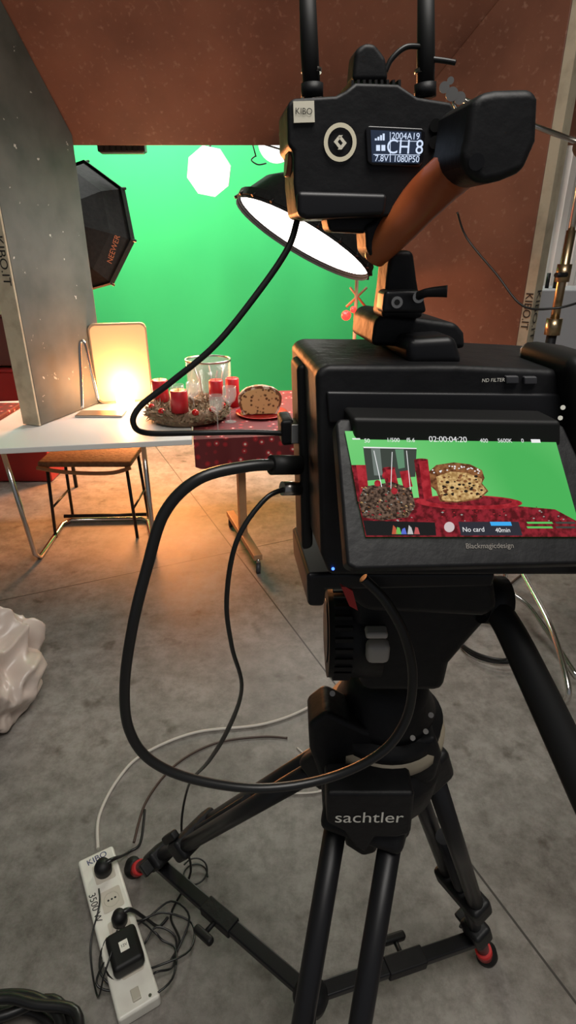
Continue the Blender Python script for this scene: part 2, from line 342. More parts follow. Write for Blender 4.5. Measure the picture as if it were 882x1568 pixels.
wp=[prism('frame',rr_poly(pcn,PX,UP,.35,.49,.04),-PN*.03,mat('panel_frame',(.5,.36,.22),.5)),
    prism('diffuser',rr_poly(pcn+PN*.001,PX,UP,.33,.465,.035),PN*.006,mat('warm_diffuser',(.88,.52,.3),.7,emis=(1,.36,.14),es=.4))]
wl=pcn+PN*.08-UP*.12
wp.append(lathe('hotspot_puck',[(.0,0),(.055,0),(.055,.09),(.0,.095)],wl-UP*.12,mat('hotspot_glow',(1,1,1),.5,emis=(1,.7,.4),es=14)))  # added glowing puck, gives the panel its hot spot near the bottom
group('warm_light_panel',wp,pcn)
tb=[sweep('bent_tube',[at_y(150,612,3.45),at_y(140,570,3.42),at_y(131,530,3.4),at_y(126,522,3.4),at_y(122,530,3.4),at_y(124,575,3.38),at_y(126,625,3.36)],.009,CHR)]
bs=at_z(155,633,.77); tb.append(box('base',(bs.x,bs.y,.768),(.28,.12,.012),STEEL,bevel=.004))
group('tablet_stand',tb,(bs.x,bs.y,.762))
box('folded_cloth',(-1.93,3.42,.775),(.5,.34,.03),CLOTH,bevel=.01)
def crate(nm,c,s,m):
    b=[box('shell',c,s,m,bevel=.01),box('lid',(c[0],c[1],c[2]+s[2]/2+.01),(s[0]+.02,s[1]+.02,.02),m,bevel=.006),box('handle',(c[0],c[1]-s[1]/2-.01,c[2]+s[2]*.25),(.15,.02,.03),BLK,bevel=.004)]
    group(nm,b,(c[0],c[1],c[2]-s[2]/2))
crate('storage_trunk',(-2.25,4.45,.43),(.8,.5,.85),mat('red_trunk',(.36,.02,.02),.5,c2=(.25,.015,.015),scale=5))
crate('storage_trunk.001',(-2.2,4.45,1.06),(.6,.4,.34),mat('maroon_trunk',(.1,.035,.03),.5))
# ---------- softboxes
def softbox(nm,c,axis,r,depth,n,mface,rot=0,stand=None,label=None):
    axis=axis.normalized(); X=axis.orthogonal().normalized(); X=Matrix.Rotation(rot,3,axis)@X
    small=r<.2; SM=WSH if small else FAB
    pr=[]
    pr.append(lathe('shell',[(.05,-depth),(r*.45,-depth*.82),(r*.8,-depth*.45),(r,0),(r*1.0,.03)],c,SM,axis,n=n,smooth=(n>12),ref=X))
    pr.append(lathe('diffuser',[(0,.031 if small else -.005),(r*.99 if small else r*.97,.031 if small else -.005)],c,mface,axis,n=n,smooth=False,ref=X))
    pr.append(lathe('rim',[(r*.985,-.012),(r*.99,.012),(r*1.012,.012),(r*1.012,-.03)],c,SM,axis,n=n,smooth=False,ref=X))
    pr.append(cyl('lamp_body',c-axis*(depth-.01),c-axis*(depth+.16),.06,BLK,r2=.05))
    Y=axis.cross(X)
    k_=n if n<=16 else 20
    if not small:
        for i in range(k_):
            t=2*math.pi*i/k_; d=X*math.cos(t)+Y*math.sin(t)
            pr.append(cyl('rib_tip',c+d*r*.98-axis*.02,c+d*r*1.03+axis*.02,.009,BLK2,n=6))
    if stand:
        for i in range(len(stand)-1): pr.append(cyl('stand_pole',stand[i],stand[i+1],.014 if r>.2 else .008,BLKM,n=12))
    if label: pr.append(label)
    return group(nm,pr,c)
c=at_y(320,263,5.1); ax=Vector((.05,-.98,-.15))
softbox('octagonal_softbox',c,ax,.172,.14,8,SOFTO,rot=math.radians(12),stand=[c-ax.normalized()*.3,c-ax.normalized()*.3+UP*.25,Vector((c.x,c.y+.3,4.5))])
c=at_y(424,217,5.1)
softbox('round_softbox',c,Vector((-.1,-.98,-.15)),.14,.14,32,SOFTO,stand=[c+Vector((.03,.3,.05)),Vector((c.x+.03,c.y+.3,4.5))])
c=at_y(122,352,4.4)
lab=text('label',"NEEWER",at_y(174,382,4.16),(at_y(179,362,4.14)-at_y(168,398,4.18)),Vector((-.8,0,.3)),.05,mat('label_orange',(.5,.2,.1),.6))
softbox('octagonal_softbox.001',c,Vector((.30,.93,-.2)),.42,.3,8,SOFTW,rot=math.radians(10),stand=[c-Vector((.2,.3,0)),Vector((c.x-.2,c.y-.3,0))],label=lab)
c=at_y(467,363,3.9); rv=(c-P0).normalized()
di=(at_y(467-44,363+89,3.9)-c); di=(di-rv*di.dot(rv)).normalized()
axb=(di-rv*.21).normalized()
softbox('parabolic_softbox',c,axb,.455,.36,40,SOFTB,stand=[c-axb*.5,Vector((.85,4.45,2.3)),Vector((.85,4.5,0))])
axb_c=c.copy()
c=at_y(187,224,4.3)
pr=[box('body',c,(.3,.08,.07),BLKM,bevel=.01),box('led_face',c+Vector((0,0.0,-.038)),(.27,.06,.006),mat('led_dim',(.3,.3,.3),.5))]
for i in range(-3,4): pr.append(box('fin',c+Vector((i*.036,-.045,0)),(.006,.012,.06),BLK2))
pr.append(cyl('yoke',c+Vector((0,0,.03)),Vector((c.x,c.y,4.5)),.01,BLKM)); group('led_bar_light',pr,c)
group('light_boom',[sweep('rod',[at_y(325,203,4.9),at_y(380,214,4.9),at_y(440,232,4.9)],.006,BLKM),sweep('hook',[at_y(392,238,4.9),at_y(385,245,4.9),at_y(395,252,4.9),at_y(408,250,4.9)],.005,BLKM),cyl('drop',at_y(385,214,4.9),at_y(392,240,4.9),.005,BLKM)],at_y(380,214,4.9))
pr=[]; b0=at_y(546,470,4.2)
pr.append(cyl('post',Vector((b0.x,4.2,0)),at_y(547,418,4.2),.012,PINE)); pr.append(lathe('foot',[(0,0),(.14,0),(.14,.02),(0,.03)],(b0.x,4.2,0),PINE))
pr.append(cyl('arm',at_y(530,470,4.2),at_y(562,440,4.2),.008,PINE)); pr.append(cyl('arm_b',at_y(536,440,4.2),at_y(560,470,4.2),.008,PINE))
RG=mat('red_glow',(.6,.02,.02),.3,emis=(1,.04,.03),es=2.0)
for u,v,rr in ((530,483,.034),(550,492,.04),(541,474,.022),(556,481,.022)):
    pr.append(lathe('red_lamp',[(rr*math.sin(t),rr*math.cos(t)) for t in [math.pi*k/10 for k in range(11)]],at_y(u,v,4.18),RG,n=18))
group('red_lamp_stand',pr,(b0.x,4.2,0))
# ---------- C-stand
px_,py_=1.18,2.67
pr=[cyl('column_lower',(px_,py_,.1),(px_,py_,1.35),.022,BLKM),cyl('column_mid',(px_,py_,1.33),(px_,py_,1.75),.019,BRASS),cyl('column_top',(px_,py_,1.7),(px_,py_,2.3),.014,CHR),
 cyl('collar',(px_,py_,1.33),(px_,py_,1.40),.034,BRASS),cyl('collar_b',(px_,py_,1.55),(px_,py_,1.62),.03,BRASS),cyl('collar_knob',(px_,py_-.03,1.58),(px_-.06,py_-.07,1.58),.01,BLK)]
a=at_y(690,146,2.55); b=Vector((px_,py_,2.05)); pr.append(cyl('grip_arm',a,b+(b-a)*.3,.010,CHR)); pr.append(cyl('grip_head',b-Vector((0,.04,0)),b+Vector((0,.04,0)),.04,STEEL))
for k,(dx,dz,r_) in enumerate([(0,0,.022),(-.03,.02,.018),(.03,-.012,.02),(-.01,.04,.012)]):
    pr.append(cyl('clamp_jaw',a+Vector((dx,-.02,dz)),a+Vector((dx+.01,.03,dz+.01)),r_,STEEL))
pr.append(cyl('clamp_lever',a+Vector((0,0,0)),a+Vector((.05,0,-.08)),.006,CHR))
for t in (at_z(862,1080,0),at_z(735,880,0),Vector((1.75,3.0,0))):
    d=(t-Vector((px_,py_,0))); pr.append(sweep('leg',[(px_,py_,.26),Vector((px_,py_,.22))+d*.2,Vector((px_,py_,.2))+d*.7,Vector((t.x,t.y,.1)),Vector((t.x,t.y,.013))],.013,CHR))
t=at_z(820,985,0); pr.append(sweep('leg_inner',[(px_-.02,py_-.02,.15),(px_-.1,py_-.25,.16),(t.x,t.y+.1,.12),(t.x+.08,t.y-.25,.013)],.012,CHR))
group('c_stand',pr,(px_,py_,0))
c=at_y(832,470,3.9); pr=[box('body',(c.x+.12,4.0,.72),(.42,.4,1.44),mat('grey_cabinet',(.4,.4,.42),.5),bevel=.01)]
for i in range(3): pr.append(cyl('knob',(c.x-.03+i*.05,3.95,1.44),(c.x-.03+i*.05,3.95,1.53),.012,BLK)); 
group('equipment_cabinet',pr,(c.x+.12,4.0,0))
sweep('hanging_cable',[at_y(700,325,2.9),at_y(715,365,2.9),at_y(760,420,2.8),at_y(800,468,2.7),at_y(850,472,2.63),at_y(890,462,2.63)],.005,CABLE)
# ---------- bag
me=bpy.data.meshes.new('plastic_bag'); bm=bmesh.new(); bmesh.ops.create_icosphere(bm,subdivisions=6,radius=1)
for v in bm.verts:
    p=v.co.copy(); 
    cr=0
    for k,(f_,am) in enumerate(((.9,.26),(1.9,.12),(3.6,.035))):
        cr+=am*(1-2*abs(noise.noise(p*f_+Vector((k*7.1,2,3)))*2))
    k=.92+cr*.6
    z=p.z; hh=(z+.8)*.2
    q=Vector((math.copysign(abs(p.x)**.6,p.x)*k*.27,math.copysign(abs(p.y)**.6,p.y)*k*.28,hh*(1+.5*cr)))
    if z>-.2: f=1-.38*(z+.2); q.x*=f; q.y*=f
    q.z=max(q.z,.003); v.co=q
bm.to_mesh(me); bm.free()
for p in me.polygons: p.use_smooth=True
me.materials.append(mat('bag_plastic',(.5,.4,.345),.35,c2=(.6,.51,.45),scale=3))
ob=bpy.data.objects.new('plastic_bag',me); ob.location=(-1.265,1.84,0); COL.objects.link(ob)
# ---------- tripod
HX,HY=.14,.64
hub=Vector((HX,HY,0))
pr=[]
TR_=[Vector((-.46,1.107,0)),Vector((.52,.877,0)),Vector((-.07,.10,0))]
pr.append(lathe('bowl',[(0,1.0),(.05,1.0),(.068,1.03),(.082,1.06),(.084,1.085),(.0,1.09)],hub,BLK))
pr.append(lathe('bowl_ring',[(.083,1.045),(.089,1.048),(.089,1.062),(.083,1.065)],hub,mat('ring_beige',(.35,.3,.22),.5)))
cc=[(472,1112),(500,1092),(560,1120),(640,1138),(668,1130),(678,1160),(668,1195),(640,1215),(628,1285),(612,1290),(580,1290),(578,1308),(555,1314),(530,1298),(520,1262),(495,1255),(492,1200),(474,1150)]
pr.append(prism('shoulder',[at_y(u,v,.575) for u,v in cc],Vector((0,.06,0)),BLK,bevel=.008))
pr.append(lathe('spider',[(0,.9),(.05,.9),(.085,.95),(.09,1.0),(.06,1.04),(0,1.04)],hub,BLK))
pr.append(prism('label_plate',[at_y(u,v,.515) for u,v in ((500,1215),(636,1215),(630,1278),(608,1284),(575,1284),(560,1308),(545,1300),(528,1276),(500,1262))],Vector((0,.05,0)),BLK,bevel=.006))
pr.append(text('brand_text',"sachtler",at_y(565,1252,.5145),Vector((1,0,0)),UP,.0285,CREAM,off=.0006))
pr.append(cyl('bowl_knob',hub+UP*.9,hub+UP*.84,.022,BLK2))
mids=[]
for i,ft in enumerate(TR_):
    d=(ft-hub); d.z=0; dn=d.normalized(); side=Vector((-dn.y,dn.x,0)); s0=hub+dn*.075+UP*.955
    md=s0.lerp(ft,.56); 
    sep=.04
    for s_ in (-1,1): pr.append(cyl('upper_tube_%d'%i,s0+side*sep*s_,md+side*sep*s_,.0165,BLKM,n=20))
    L_=(ft-s0).normalized(); nn=side.cross(L_)
    pr.append(box('shoulder_joint_%d'%i,s0-L_*.005,(.12,.075,.06),BLK,side,L_,bevel=.012))
    pr.append(box('clamp_%d'%i,md,(.125,.06,.05),BLK,side,L_,bevel=.01))
    pr.append(box('clamp_lever_%d'%i,md+nn*(.035 if nn.z>0 else -.035)+side*.05,(.018,.07,.02),BLK2,side,L_,bevel=.005))
    md2=s0.lerp(ft,.8)
    pr.append(cyl('lower_tube_%d'%i,s0.lerp(ft,.3),ft-L_*.03,.0155,BLKM,n=20))
    pr.append(box('clamp_low_%d'%i,md2,(.06,.07,.05),BLK,side,L_,bevel=.01))
    pr.append(box('lever_low_%d'%i,md2+side*.04,(.03,.02,.035),BLK2,side,L_,bevel=.004))
    pr.append(cyl('red_ring_%d'%i,ft-L_*.07,ft-L_*.03,.021,RED)); pr.append(lathe('foot_%d'%i,[(0,0),(.025,0),(.028,.015),(.02,.04),(0,.045)],ft,BLK2))
    mids.append(md2)
sc=Vector((.05,.70,.2)); 
for i,m_ in enumerate(mids):
    e=m_+Vector((0,0,-.035)); d=(e-sc).normalized(); sd=d.cross(UP).normalized()
    pr.append(box('spreader_arm_%d'%i,sc.lerp(e,.5),(.034,(e-sc).length,.02),BLKM,sd,d,bevel=.004))
    mm=sc.lerp(e,.55); pr.append(box('spreader_sleeve_%d'%i,mm,(.042,.1,.028),BLK,sd,d,bevel=.004))
    pr.append(cyl('spreader_screw_%d'%i,mm,mm-sd*.05,.006,BLK2)); pr.append(box('spreader_knob_%d'%i,mm-sd*.055,(.02,.06,.02),BLK2,sd,d,bevel=.007))
pr.append(lathe('spreader_hub',[(0,-.03),(.035,-.03),(.04,0),(.03,.025),(0,.03)],sc,BLK))
def yp(name,px,y,dep,m,bevel=.006): return prism(name,[at_y(u,v,y) for u,v in px],Vector((0,dep,0)),m,bevel)
pr.append(lathe('head_base',[(0,1.08),(.07,1.08),(.072,1.1),(.06,1.125),(.055,1.16),(0,1.16)],hub,BLK))
pr.append(yp('head_body',[(540,900),(735,905),(752,950),(720,985),(690,1020),(680,1062),(555,1062),(535,990)],.53,.12,BLK,.012))
pr.append(yp('head_top',[(520,872),(740,872),(760,900),(765,938),(740,948),(560,940),(530,915)],.47,.17,BLK,.01))
dm=at_y(515,965,.57); pr.append(cyl('drag_dial',dm+Vector((-.012,0,0)),dm+Vector((.05,0,0)),.055,BLK,n=40))
for k in range(28):
    t=2*math.pi*k/28; pr.append(box('dial_grip',dm+Vector((.004,.055*math.cos(t),.055*math.sin(t))),(.02,.005,.005),BLK2))
pr.append(cyl('dial_face',dm+Vector((-.0135,0,0)),dm+Vector((-.0125,0,0)),.038,GREYP,n=32))
LG=mat('lever_grey',(.45,.42,.38),.4)
a=at_y(578,996,.515); pr.append(box('brake_lever',a,(.026,.02,.026),LG,bevel=.007)); a=at_y(576,968,.515); pr.append(box('brake_lever_b',a,(.024,.016,.008),LG,bevel=.003))
pr.append(prism('red_tag',[rp(u,v,.44) for u,v in ((520,893),(540,905),(548,935),(535,928))],FW*.004,RED))
pr.append(rprism('slide_plate',[(470,880),(515,878),(760,878),(755,900),(500,905),(497,930),(472,930)],.44,.1,BLKM,.004))
for u,v in ((509,1062),(632,1130),(652,1120),(660,1095)):
    pr.append(cyl('ball_bolt',at_y(u,v,.56),at_y(u,v,.552),.0035,STEEL,n=12))
pr.append(sweep('pan_arm',[rp(745,915,.50),rp(775,955,.47),rp(820,1045,.43),rp(900,1215,.37),rp(940,1300,.345)],[.014,.015,.017,.02,.021],BLK2))
pr.append(cyl('pan_rosette',rp(735,918,.5),rp(770,918,.5),.026,BLK))
group('camera_tripod',pr,(HX,HY,0))
# ---------- cinema camera
pr=[]
body=[(484,572),(500,560),(700,560),(960,572),(985,600),(990,882),(505,882),(492,850)]
pr.append(rprism('body',body,.385,.125,BLK,.009,4))
pr.append(rprism('rear_bezel',[(500,600),(958,605),(960,650),(504,648)],.382,.006,BLKM,.002))
pr.append(rprism('top_hump',[(575,490),(590,480),(700,495),(712,510),(714,535),(570,530)],.43,.07,BLK,.006))
pr.append(rprism('top_ridge',[(625,520),(700,515),(712,560),(625,562)],.40,.09,BLKM,.006))
pr.append(rprism('port_door',[(455,560),(478,556),(480,840),(463,845)],.44,.04,BLK2,.004))
pr.append(rprism('grip',[(880,545),(985,560),(1000,880),(900,880)],.36,.09,BLK2,.015))
lc=rp(690,700,.51)
pr.append(cyl('lens_mount',lc,lc+FW*.02,.042,STEEL,n=48)); pr.append(lathe('lens',[(.0,.018),(.036,.018),(.038,.04),(.036,.042),(.039,.07),(.039,.1),(.042,.13),(.036,.13),(.03,.11),(0,.105)],lc,BLK,FW,n=48))
for u,v in ((785,566),(813,567)):
    pr.append(rprism('button',[(u-10,v+10),(u+10,v+10),(u+10,v+22),(u-10,v+22)],.382,.006,GREYP,.001))
for u,v in ((862,624),(858,640)): pr.append(cyl('rec_button',rp(u,v,.3575),rp(u,v,.36),.0016,CREAM,n=16))
pr.append(text('button_label',"ND FILTER",rp(755,582,.3835),RT,UP,.0036,CREAM))
pr.append(flat('status_led',[rp(510+2.5*math.cos(t),871+2.5*math.sin(t),.3835) for t in [k*math.pi/4 for k in range(8)]],em('blue_led',(.05,.15,1),4)))
pr.append(rprism('screen_bracket',[(540,640),(860,645),(860,700),(545,700)],.355,.03,BLK2,.003))
DS=.38
TL=P0+ray(528,660)*DS; TRr=P0+ray(848,665)*DS*1.055; BL=P0+ray(560,822)*DS*.956
SX=(TRr-TL).normalized(); SN=SX.cross(TL-BL).normalized()
if SN.dot(P0-TL)<0: SN=-SN
SY=(TL-BL); SY=(SY-SX*SY.dot(SX)).normalized()
def sc_(u,v,off=0):
    r=ray(u,v); o=TL+SN*off; return P0+r*((o-P0).dot(SN)/r.dot(SN))
pr.append(prism('monitor_housing',[sc_(u,v,-.001) for u,v in ((514,648),(520,640),(850,644),(864,652),(955,850),(945,862),(545,872),(532,865))],-SN*.014,BLK,.003))
def scp(name,pts,m,k=0): pr.append(flat('screen_'+name,[sc_(u,v,.0004+.00012*k) for u,v in pts],m))
g1=em('screen_green',(.07,.56,.10),1.0)
nt=g1.node_tree; b=nt.nodes['Principled BSDF']; tc=nt.nodes.new('ShaderNodeTexCoord'); gr=nt.nodes.new('ShaderNodeTexNoise'); gr.inputs['Scale'].default_value=9; gr.inputs['Detail'].default_value=0
nt.links.new(tc.outputs['Object'],gr.inputs['Vector']); rm=nt.nodes.new('ShaderNodeValToRGB'); rm.color_ramp.elements[0].color=(.07,.44,.1,1); rm.color_ramp.elements[1].color=(.24,.72,.24,1); rm.color_ramp.elements[0].position=.3;rm.color_ramp.elements[1].position=.7
nt.links.new(gr.outputs['Fac'],rm.inputs['Fac']); nt.links.new(rm.outputs['Color'],b.inputs['Emission Color'])
def emn(name,c,c2,scale):
    m=em(name,c); nt=m.node_tree; b=nt.nodes['Principled BSDF']; tc=nt.nodes.new('ShaderNodeTexCoord'); g=nt.nodes.new('ShaderNodeTexNoise'); g.inputs['Scale'].default_value=scale; g.inputs['Detail'].default_value=8
    nt.links.new(tc.outputs['Object'],g.inputs['Vector']); r=nt.nodes.new('ShaderNodeValToRGB'); r.color_ramp.elements[0].color=(*c,1); r.color_ramp.elements[1].color=(*c2,1); r.color_ramp.elements[0].position=.4; r.color_ramp.elements[1].position=.6
    nt.links.new(g.outputs['Fac'],r.inputs['Fac']); nt.links.new(r.outputs['Color'],b.inputs['Emission Color']); return m
scp('backdrop',[(528,660),(848,665),(892,822),(560,822)],g1,0)
W_=em('screen_white',(.85,.85,.85)); DR=emn('screen_dark_red',(.09,.01,.012),(.26,.02,.03),260); R2=emn('screen_red',(.26,.014,.02),(.42,.03,.04),200); DK=em('screen_dark',(.02,.015,.012)); GY=em('screen_grey',(.3,.33,.3)); BR=emn('screen_brown',(.1,.035,.015),(.3,.13,.05),300); CRM=emn('screen_cream',(.35,.2,.07),(.68,.46,.2),400); DGY=em('screen_dark_grey',(.05,.06,.05))  # DGY is a plain dark grey for the pot and idle meter
scp('cloth',[(549,770),(640,762),(760,772),(850,780),(887,800),(892,822),(560,822)],DR,1)
for i in range(70):
    u=random.uniform(570,870); v=random.uniform(776,798); s_=random.uniform(1,2.6)
    if u<650: v=random.uniform(792,800)
    scp('cloth_motif',[(u-s_,v),(u,v-s_*.6),(u+s_,v),(u,v+s_*.6)],(R2,R2,DK,GY,DK)[i%5],2)
def ell(cu,cv,a,b,n=28,rot=0): return [(cu+a*math.cos(t),cv+b*math.sin(t)+rot*a*math.cos(t)) for t in [2*math.pi*k/n for k in range(n)]]
scp('plate',ell(718,769,82,11,rot=.02),R2,3); scp('plate_inner',ell(718,767,66,7,rot=.02),DR,4)
scp('panettone_crust',[(656,735),(657,722),(668,712),(695,708),(720,711),(738,720),(742,732),(738,740),(748,752),(735,764),(700,770),(674,768),(668,752),(660,745)],BR,5)
scp('panettone_cut',[(668,730),(690,722),(715,724),(738,733),(737,741),(745,752),(733,762),(700,768),(677,766),(671,748)],CRM,6)
for i in range(60):
    u=random.uniform(674,738); v=random.uniform(728,762); s_=random.uniform(1.2,3.4)
    scp('raisin',ell(u,v,s_,s_*.7,7),DK if i%2 else BR,7)
for i in range(24):
    u=random.uniform(662,735); scp('sugar',ell(u,711+abs(u-698)*.22+random.uniform(0,7),1.5,1,6),W_,7)
scp('pot',[(556,684),(638,686),(636,730),(562,736)],DGY,3); scp('pot_shine',[(568,687),(582,687),(586,728),(573,728)],em('screen_mid',(.16,.19,.17)),4); scp('pot_shine_b',[(605,688),(618,688),(620,716),(610,718)],em('screen_mint',(.12,.25,.15)),4)
scp('rim',[(556,684),(638,686),(638,687.5),(557,686)],W_,5)
for a_ in ([(538,712),(560,712),(566,765),(548,768)],[(585,718),(604,716),(610,742),(592,746)],[(612,722),(626,720),(632,745),(618,748)],[(634,704),(655,703),(662,760),(642,764)]): scp('candle',a_,R2,6)
for a_ in ([(538,712),(545,712),(553,768),(548,768)],[(585,718),(590,718),(597,746),(592,746)],[(634,704),(641,704),(649,764),(642,764)]): scp('candle_shade',a_,DR,7)
scp('candle_top',ell(596,717,10,2),DR,7); scp('candle_top',ell(645,704,10,2),DR,7)
for a_ in ([(572,690),(573,690),(585,745),(584,746)],[(600,692),(601,692),(599,748),(598,748)],[(622,690),(623,690),(629,750),(628,750)]): scp('glass_stem',a_,W_,8)
scp('wreath',[(548,765),(558,745),(600,738),(630,748),(636,775),(625,792),(585,797),(556,792)],emn('screen_wreath',(.025,.016,.012),(.16,.1,.07),500),7)
for i in range(90):
    u=random.uniform(553,632); v=random.uniform(745,793); s_=random.uniform(.8,2.4); scp('twig',[(u-s_,v),(u,v-s_),(u+s_*1.5,v+s_*.3)],(GY,BR,DK,CRM,R2)[i%5],8)
for u,v in ((578,740),(604,752),(622,742),(590,728)): scp('berry',ell(u,v,5,5,12),R2,9)
scp('hud_bar',[(556,797),(666,800),(668,820),(561,820)],em('screen_black',(.015,.015,.015)),9)
scp('hud_bar_b',[(702,799),(794,799),(800,820),(706,820)],em('screen_blk',(.03,.03,.04)),9); scp('hud_blue',[(750,799),(782,799),(784,805),(752,805)],em('screen_blue',(.05,.4,.85)),10)
scp('rec_dot',ell(688,807,8,8,20),em('screen_pale',(.6,.5,.5)),10)
for i,(c_,u) in enumerate(((( .5,.1,.05),600),((.15,.5,.1),606),((.1,.15,.6),614),((.5,.5,.5),624),((.5,.1,.1),634))):
    scp('histogram',[(u,818),(u+2,804+i%3*3),(u+6,808),(u+9,818)],em('h%d'%i,c_),10)
for k,v in enumerate((799,806)): scp('audio_meter',[(806,v),(845,v),(847,v+3),(808,v+3)],em('mg%d'%k,(.1,.55,.12)),10); scp('audio_meter_b',[(850,v),(880,v),(882,v+3),(852,v+3)],DGY,10)
def st(s_,u,v,size,m=W_): pr.append(text('screen_text',s_,sc_(u,v,.0022),SX,SY,size,m,off=.0))
st("02:00:04:20",686,673,.0058); st("50",562,675,.004); st("1/500",602,674,.004); st("f5.6",629,674,.004); st("400",741,675,.004); st("5600K",773,675,.004); st("0",800,675,.004)
scp('battery',[(812,670),(826,670),(828,678),(814,678)],W_,10); scp('hud_frame',[(539,671),(551,671),(552,673),(540,673)],W_,10)
st("No card",725,811,.0045); st("40min",770,812,.0042)
pr.append(text('brand',"Blackmagicdesign",sc_(750,836,-.0004),SX,SY,.0048,mat('grey_print',(.2,.18,.16),.6),off=.0))
pr.append(rprism('plug_block',[(430,645),(450,643),(452,682),(432,684)],.45,.03,BLK,.003))
pr.append(rprism('plug_steel',[(446,650),(458,650),(458,680),(446,680)],.445,.02,STEEL,.001))
pr.append(cyl('power_plug',rp(415,712,.43),rp(458,712,.44),.008,BLK2)); pr.append(cyl('hdmi_plug',rp(432,748,.44),rp(458,748,.445),.006,STEEL))
pr.append(rprism('handle_post',[(598,385),(634,383),(640,430),(650,488),(585,488),(592,440)],.42,.03,BLK,.004))
pr.append(rprism('clamp_plate',[(590,445),(648,445),(655,480),(586,480)],.405,.02,BLKM,.003))
for u,v in ((608,463),(641,455)): pr.append(cyl('bolt',rp(u,v,.395),rp(u,v,.41),.0038,STEEL,n=16)); pr.append(cyl('bolt_socket',rp(u,v,.3945),rp(u,v,.396),.002,BLK2,n=8))
pr.append(sweep('clamp_lever',[rp(641,453,.395),rp(655,448,.39),rp(685,446,.385)],[.003,.003,.004],BLK,n=8))
pr.append(sweep('wood_grip',[rp(572,398,.42),rp(585,378,.415),rp(615,342,.405),rp(655,298,.395),rp(695,262,.38),rp(722,246,.365)],[.007,.010,.0125,.0135,.0135,.012],WOODG,n=20))
pr.append(sweep('grip_spine',[rp(566,370,.425),rp(600,318,.42),rp(650,262,.41),rp(700,222,.395)],[.006,.008,.008,.007],BLK,n=12))
pr.append(rprism('handle_head',[(706,240),(714,212),(722,160),(735,142),(762,136),(820,134),(827,150),(824,215),(804,262),(770,276),(740,283),(715,268)],.34,.05,BLK,.012,4))
pr.append(cyl('handle_screw',rp(730,248,.335),rp(730,248,.345),.004,BLKM,n=14))
pr.append(rprism('cold_shoe',[(560,345),(572,340),(606,300),(612,320),(600,345),(575,400),(562,385)],.41,.03,BLK,.003))
group('cinema_camera',pr,(.17,.45,1.45))
# ---------- wireless transmitter
pr=[]
tx=[(440,160),(448,150),(515,146),(530,138),(545,126),(610,128),(640,148),(690,156),(699,166),(697,200),(690,230),(640,285),(606,322),(596,332),(470,336),(455,330),(450,280),(450,232),(441,222)]
pr.append(rprism('case',tx,.40,.045,BLK,.004))
pr.append(rprism('lower_step',[(455,292),(595,296),(590,330),(470,336),(456,330)],.396,.01,BLKM,.003))
for i in range(9):
    u=538+i*9; pr.append(rprism('heat_fin',[(u,122),(u+4,122),(u+4,134),(u,134)],.402,.04,BLK2))
def disc(name,cu,cv,rpx,yl,m,rin=0,n=40):
    c_=rp(cu,cv,yl); k=(rp(cu+1,cv,yl)-c_).length*rpx; ki=k*rin/rpx
    return lathe(name,[(ki,0),(k,0)],c_,m,-FW,n=n,smooth=False)
pr.append(disc('logo_ring',521,218,25,.3985,mat('logo_tan',(.9,.83,.62),.5),rin=19))
CR2=mat('logo_white',(.9,.85,.7),.5)
for sg in (1,-1):
    a_=[(521-7*sg,218-12*sg),(521-1*sg,218-12*sg),(521+7*sg,218-2*sg),(521-1*sg,218+8*sg),(521-7*sg,218+8*sg),(521+1*sg,218-2*sg)]
    pr.append(flat('logo_chevron',[rp(u+3*sg,v+3*sg,.3984) for u,v in a_],CR2))
pr.append(rprism('label_sticker',[(449,155),(481,154),(482,187),(450,188)],.3985,.002,mat('sticker',(.85,.8,.65),.6)))
pr.append(text('label_text',"KIBO",rp(465,171,.3983),RT,UP,.0045,INKB,off=.0004))
pr.append(rprism('display_bezel',[(560,197),(565,192),(646,196),(652,201),(648,250),(643,256),(570,253),(563,248)],.3975,.004,mat('gloss_black',(.01,.01,.012),.1),.001))
pr.append(rprism('display',[(568,199),(645,202),(642,250),(570,248)],.3968,.001,em('oled_dark',(.025,.035,.06))))
OW=em('oled_white',(.62,.72,.9),1.1)
def ot(s_,u,v,size): pr.append(text('display_text',s_,rp(u,v,.3965),RT,UP,size,OW,off=.0003))
ot("CH 8",620,226,.0105); ot("2004A19",621,209,.0048); ot("1080P50",622,244,.0047); ot("7.8V",584,243,.0047)
pr.append(flat('display_line',[rp(u,v,.3962) for u,v in ((597,202),(598,202),(598,248),(597,248))],OW)); pr.append(flat('display_line_b',[rp(u,v,.3962) for u,v in ((598,215),(643,216),(643,217),(598,216))],OW)); pr.append(flat('display_line_c',[rp(u,v,.3962) for u,v in ((572,236),(643,237),(643,238),(572,237))],OW))
for i in range(4): pr.append(flat('signal_bar',[rp(u,v,.3962) for u,v in ((574+i*4,215),(577+i*4,215),(577+i*4,212-i*2.5),(574+i*4,212-i*2.5))],OW))
for k in range(2): pr.append(flat('display_icon',[rp(u,v,.3962) for u,v in ((576+k*8,222),(582+k*8,222),(582+k*8,231),(576+k*8,231))],OW))
for u,v in ((667,192),(666,218)): pr.append(cyl('button',rp(u,v,.3975),rp(u,v,.401),.0035,BLK2,n=16))
for k,(u0,u1,v1,u2) in enumerate(((478,474,80,470),(651,652,80,652))):
    a=rp(u0,150,.425); b=rp(u1,v1,.422); c_=rp(u2,-25,.418)
    pr.append(sweep('antenna_%d'%k,[a,b,c_],[.0055,.0055,.0048],BLK2,curve=False)); pr.append(cyl('antenna_base_%d'%k,rp(u0,150,.425),rp(u0,128,.425),.0068,BLK)); pr.append(cyl('antenna_ring_%d'%k,rp(u0-1,112,.4245),rp(u0-1,105,.4245),.0062,STEEL))
pr.append(rprism('shoe_mount',[(540,124),(545,75),(560,64),(575,66),(592,88),(596,124)],.41,.02,BLK,.004))
